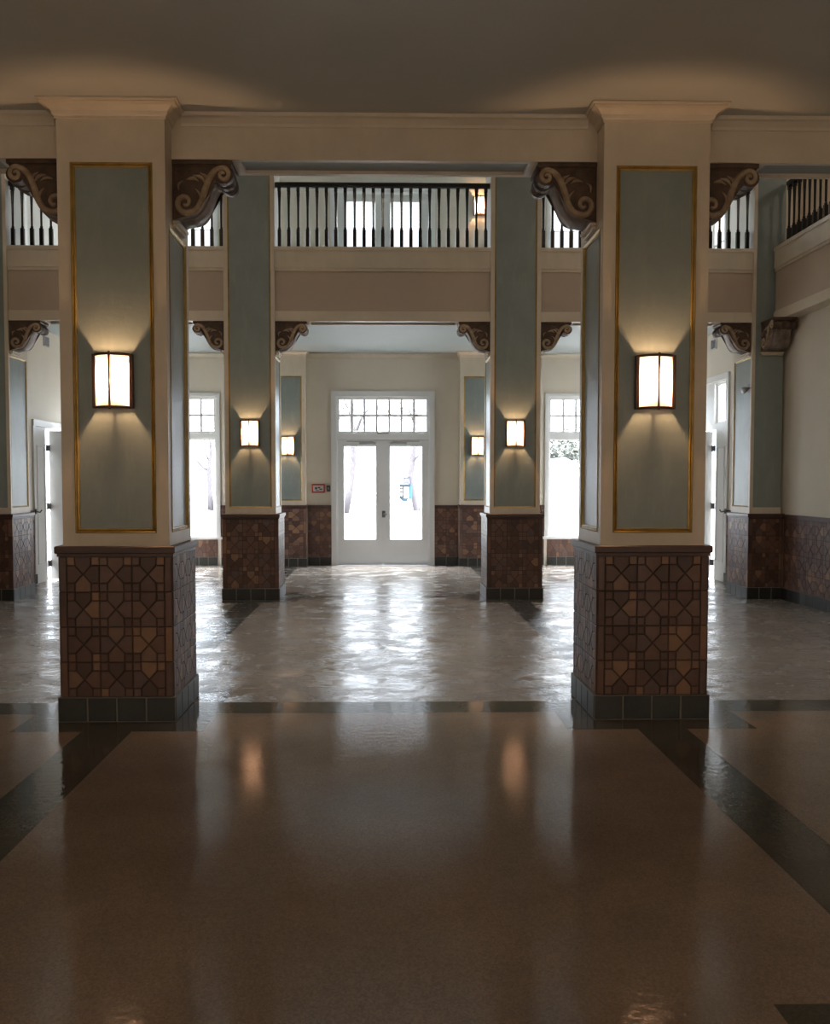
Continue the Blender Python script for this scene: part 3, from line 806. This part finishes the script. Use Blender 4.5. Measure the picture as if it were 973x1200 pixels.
for s, lab in ((1, 'small dark door hook at the end of the right tile dado'), (-1, 'small dark door hook at the end of the left tile dado')):
    h_ = thing('door_hook', (s*(WX-.037), SD0-.09, 1.14), 0, lab, 'hook')
    mb = MB(); mb.box(-s*.001, -s*.012, -.03, .03, -.02, .05); mb.build('plate', M['hinge'], h_)
    mb = MB(); mb.tube([(-s*.012, 0, .01), (-s*.07, 0, .0), (-s*.10, 0, .035)], .011, 8); mb.build('hook_arm', M['hinge'], h_)

# ------------------------------------------------------------------ outside
struct_box('ground', M['pave'], 'pale paving outside the windows', 'ground', (-60, 60, YF+TH+.001, 120, -.1, -.01), (WX+TH+.001, 60, -10, YF+TH+.001, -.1, -.01), (-60, -WX-TH-.001, -10, YF+TH+.001, -.1, -.01))
def tree(loc, trunk, branches, crown, label, leafsize=.22, n=260):
    t = thing('tree', loc, 0, label, 'tree')
    mb = MB(); mb.tube([p[:3] for p in trunk], [p[3] for p in trunk], 10); mb.build('trunk', M['bark'], t, smooth=True)
    for br in branches:
        mb = MB(); mb.tube([p[:3] for p in br], [p[3] for p in br], 8); mb.build('branch', M['bark'], t, smooth=True)
    if crown:
        mb = MB()
        for (cx, cy, cz, r) in crown:
            for k in range(n):
                d = Vector((random.gauss(0,1), random.gauss(0,1), random.gauss(0,.75))).normalized()*r*random.random()**.4
                p = Vector((cx, cy, cz)) + d; a = Vector((random.gauss(0,1), random.gauss(0,1), random.gauss(0,1))).normalized(); b = a.orthogonal().normalized()
                L = leafsize*random.uniform(.6, 1.2)
                mb.face([p - a*L*.5, p + b*L*.22, p + a*L*.5, p - b*L*.22])
        c = mb.build('foliage', M['leaf'], t); c['kind'] = 'stuff'
    return t
def W(px, py, d): return ((px-449)*d/1100, d, 1.6-(py-566)*d/1100)
def rel(o, px, py, d, r):
    w = W(px, py, d); return (w[0]-o[0], w[1]-o[1], w[2]-o[2], r)
o = ((405-449)*.050/1.1, 50, 0)
tree(o, [(-.1, 0, -.02, 0.255), rel(o, 404, 605, 50, 0.232), rel(o, 410, 575, 50, 0.186), rel(o, 414, 545, 50, 0.171), rel(o, 415, 520, 50, 0.155), rel(o, 412, 470, 50, 0.124)],
     [[rel(o, 415, 515, 50, 0.109), rel(o, 424, 490, 49.6, 0.078), rel(o, 440, 470, 49.6, 0.046)], [rel(o, 413, 490, 50, 0.093), rel(o, 404, 470, 50.5, 0.062), rel(o, 395, 450, 50.5, 0.031)]],
     [(.3, 0, 5.6, 1.6), (-.9, .2, 5.2, 1.2)], 'slim leaning tree outside, seen in the left door glass')
o = ((492-449)*.054/1.1, 54, 0)
tree(o, [(.05, 0, -.02, 0.255), rel(o, 489, 600, 54, 0.217), rel(o, 481, 560, 54, 0.186), rel(o, 483, 545, 54, 0.186), rel(o, 485, 525, 54, 0.171), rel(o, 488, 480, 54, 0.124)],
     [[rel(o, 483, 542, 54, 0.109), rel(o, 488, 536, 53.8, 0.078), rel(o, 494, 533, 53.6, 0.046)], [rel(o, 487, 500, 54, 0.093), rel(o, 476, 470, 54.4, 0.062)]],
     [(.2, 0, 6.0, 1.5), (-1.0, .3, 5.8, 1.2)], 'slim tree outside, seen in the right door glass above the blue phone box')
o = ((248-449)*.055/1.1, 55, 0)
tree(o, [(.05, 0, -.02, 0.390), rel(o, 248, 600, 55, .2), rel(o, 247, 575, 55, .16), rel(o, 246, 550, 55, .14), rel(o, 249, 530, 55, .11), rel(o, 247, 505, 55, .07)],
     [[rel(o, 247, 552, 55, .12), rel(o, 240, 548, 55, .09), rel(o, 232, 540, 55, .07), rel(o, 226, 528, 55, .04)], [rel(o, 248, 532, 55, .08), rel(o, 254, 520, 55.5, .05)], [rel(o, 246, 540, 55, .06), rel(o, 240, 527, 55, .04), rel(o, 236, 515, 55, .02)]],
     [rel(o, 243, 514, 55, .55), rel(o, 233, 512, 55, .45), rel(o, 250, 508, 55.5, .5), rel(o, 240, 492, 55, .9)], 'branching bare trunk tree outside, seen in the left window', .16, 150)
o = ((664-449)*.044/1.1, 44, 0)
tree(o, [(0, 0, -.02, .3), (.1, 0, 1.5, .24), (0, 0, 3, .18)], [[(0, 0, 2.4, .12), (.8, 0, 3.4, .06)], [(0, 0, 2.2, .12), (-.7, 0, 3.2, .06)]],
     [rel(o, 650, 535, 44, .8), rel(o, 664, 525, 44, 1.0), rel(o, 677, 530, 44, .8), rel(o, 655, 515, 44, .9), rel(o, 672, 512, 44, .9), rel(o, 645, 545, 44, .6)], 'leafy tree outside behind the white gabled hut, seen in the right window', .26, 260)
# white gabled hut
h_ = thing('hut', ((661-449)*.03/1.1, 30, 0), 0, 'white gabled hut outside, seen in the right window', 'hut')
mb = MB(); mb.box(-1.5, 1.5, 0, 2.2, -.009, 1.55); mb.prism([(-1.5, 1.55), (1.5, 1.55), (0, 2.32)], Y*2.2, Vector((0,0,0)), X, Z); mb.build('walls', M['paper'], h_)
mb = MB()
for s in (-1, 1): mb.prism([(s*1.7, 1.46), (0, 2.34), (0, 2.42), (s*1.7, 1.54)], Y*2.5, Vector((0,-.15,0)), X, Z)
mb.build('roof', M['paper'], h_)
# phone box on a post
D = 44.0; c = W(475.5, 578, D)
k_ = thing('phone_box', (c[0], D, 0), 0, 'bright blue and white phone box on a thin post outside the right door glass', 'phone box')
def q(px, py): w = W(px, py, D); return w[0]-c[0], w[2]
M['dark_print'] = NT('dark_print').set(color=(.006, .006, .008), rough=.6)
M['pale'] = NT('pale_grey_enamel').set(color=(.046, .046, .058), rough=.5)
def kbox(m, px0, px1, py0, py1, y0, y1):
    x0, z1 = q(px0, py0); x1, z0 = q(px1, py1); m.box(x0, x1, y0, y1, z0, z1)
mb = MB(); x, z = q(478, 588); mb.tube([(x, .3, -.01), (x, .3, z)], .035, 8); mb.build('post', M['pale'], k_)
mb = MB(); kbox(mb, 468.2, 480.3, 568.6, 584.2, .24, .46); kbox(mb, 480.3, 482.8, 567.5, 585, .0, .46); mb.build('hood', M['cyan'], k_)
mb = MB(); kbox(mb, 467, 481.5, 567.6, 568.8, -.03, .48); kbox(mb, 467, 480.5, 583.8, 585, -.03, .48); mb.build('rim', M['navy'], k_)
mb = MB(); kbox(mb, 473.5, 479.6, 570.6, 583.8, .20, .239); mb.build('side_panel', M['paper'], k_)
mb = MB(); x0, z1 = q(468.2, 569); x1, z0 = q(473.0, 582.2); mb.box(x0+.02, x1-.02, .13, .239, z0+.02, z1-.02); ph = mb.build('phone', M['paper'], k_)
mb = MB(); mb.sweep_rect(Vector((x0, .13, z0)), X, Z, -Y, x1-x0, z1-z0, [(0, -.02), (0, .02), (.045, .02), (.045, -.02)]); mb.build('dark_edge', M['dark_print'], ph)
mb = MB(); kbox(mb, 469.0, 471.8, 571.8, 573.4, .115, .13); kbox(mb, 469.0, 471.8, 575.6, 577.4, .115, .13); mb.build('keypad', M['dark_print'], ph)
mb = MB(); kbox(mb, 472.5, 481, 560.2, 567.5, .08, .42); mb.build('header_sign', M['pale'], k_)
mb = MB(); kbox(mb, 472.3, 481.3, 559.2, 560.2, .07, .43); kbox(mb, 481.0, 481.8, 560.2, 568, .07, .43); mb.build('header_edge', M['navy'], k_)
mb = MB(); pts = [q(469.6, 585), q(478, 585), q(477.4, 588), q(471.5, 587.4)]; mb.prism(pts, Y*.3, Vector((0, .06, 0)), X, Z); mb.build('shelf', M['cyan'], k_)
b_ = thing('handrail', ((430-449)*.040/1.1, 40, 0), 0, 'thin horizontal handrail outside, low in the left door glass', 'rail')
mb = MB(); mb.tube([(-.42, 0, 1.08), (.50, 0, 1.09)], .03, 6); mb.build('rail_bar', M['bark'], b_)
mb = MB(); mb.tube([(-.40, 0, -.01), (-.40, 0, 1.08)], .018, 6); mb.build('post', M['paper'], b_)
mb = MB(); mb.tube([(.48, 0, -.01), (.48, 0, 1.09)], .018, 6); mb.build('post', M['paper'], b_)

# ------------------------------------------------------------------ light
SKY = 58.0
w = bpy.data.worlds.new('overcast'); SC.world = w; w.use_nodes = True
wt = w.node_tree; bg = wt.nodes['Background']; bg.inputs[1].default_value = SKY
# overcast sky: much brighter overhead than at the hazy horizon
tc = wt.nodes.new('ShaderNodeTexCoord'); sx = wt.nodes.new('ShaderNodeSeparateXYZ'); rp = wt.nodes.new('ShaderNodeValToRGB')
wt.links.new(tc.outputs['Generated'], sx.inputs[0]); wt.links.new(sx.outputs[2], rp.inputs[0]); wt.links.new(rp.outputs[0], bg.inputs[0])
el = rp.color_ramp.elements; el[0].color = (.16, .18, .203, 1); el[1].color = (.94, .97, 1, 1)
for p, c in ((.145, (.115, .129, .145, 1)), (.225, (.023, .0252, .0275, 1)), (.34, (.031, .0325, .034, 1)), (.62, (.70, .725, .75, 1))):
    e = el.new(p); e.color = c
w.cycles.sampling_method = 'MANUAL'; w.cycles.sample_map_resolution = 64
def portal(loc, rot, sx, sy):
    ld = bpy.data.lights.new('daylight_portal', 'AREA'); ld.shape = 'RECTANGLE'; ld.size = sx; ld.size_y = sy; ld.cycles.is_portal = True
    o = bpy.data.objects.new('daylight_portal', ld); COL.objects.link(o); o.location = loc; o.rotation_euler = rot
for h in far_holes:
    portal(((h[0]+h[1])/2, YF+TH+.03, (h[2]+h[3])/2), (R(-90), 0, 0), h[1]-h[0], h[3]-h[2])
for s, hs in ((1, holesR), (-1, holesL)):
    for h in hs:
        portal((s*(WX+TH+.03), (h[0]+h[1])/2, (h[2]+h[3])/2), (R(90), 0, R(90*s)), h[1]-h[0], h[3]-h[2])
def lamp(loc, e, col, r):  # added point light for fill, fixture unseen
    ld = bpy.data.lights.new('added_fill_light', 'POINT'); ld.energy = e; ld.color = col; ld.shadow_soft_size = r
    o = bpy.data.objects.new('added_fill_light', ld); COL.objects.link(o); o.location = loc
WARM = (1.0, .84, .69)
for x in (-4.6, -1.8, 1.8, 4.6): lamp((x, -2.6, 1.9), 47, WARM, .2)  # added warm fill behind the camera, no known source
ld = bpy.data.lights.new('added_hall_fill', 'AREA'); ld.shape = 'RECTANGLE'; ld.size = 8; ld.size_y = 3.2; ld.spread = R(70); ld.energy = 62; ld.color = (1.0, .95, .88)  # added overhead area light that brightens the hall floor
o = bpy.data.objects.new('added_hall_fill', ld); COL.objects.link(o); o.location = (0, 9.6, ZT-.06)
SOFT = (1.0, .85, .68)
for x in (-3.6, 3.6): lamp((x, 8.2, 6.9), 29, SOFT, .3)  # added fill high in the hall, out of view
lamp((7.4, 10.2, 6.9), 40, WARM, .15); lamp((-7.4, 10.2, 6.9), 40, WARM, .15)

# ------------------------------------------------------------------ camera
cam = bpy.data.cameras.new('camera'); co = bpy.data.objects.new('camera', cam); COL.objects.link(co)
F = 1100.0
cam.sensor_fit = 'AUTO'; cam.sensor_width = 36; cam.lens = 36*F/1200
co.location = (0, 0, 1.6)
co.rotation_euler = (R(90) - math.asin(.047), 0, -.019)
cam.shift_x = 16.57/1200; cam.shift_y = 17.74/1200
cam.clip_start = .05; cam.clip_end = 400
SC.camera = co
SC.view_settings.view_transform = 'Standard'; SC.view_settings.look = 'None'
SC.view_settings.exposure = 0; SC.view_settings.gamma = 1; SC.view_settings.use_curve_mapping = False
SC.cycles.use_denoising = True
SC.cycles.max_bounces = 10; SC.cycles.diffuse_bounces = 6; SC.cycles.glossy_bounces = 4; SC.cycles.transparent_max_bounces = 12
SC.cycles.sample_clamp_indirect = 6; SC.cycles.caustics_reflective = False; SC.cycles.caustics_refractive = False
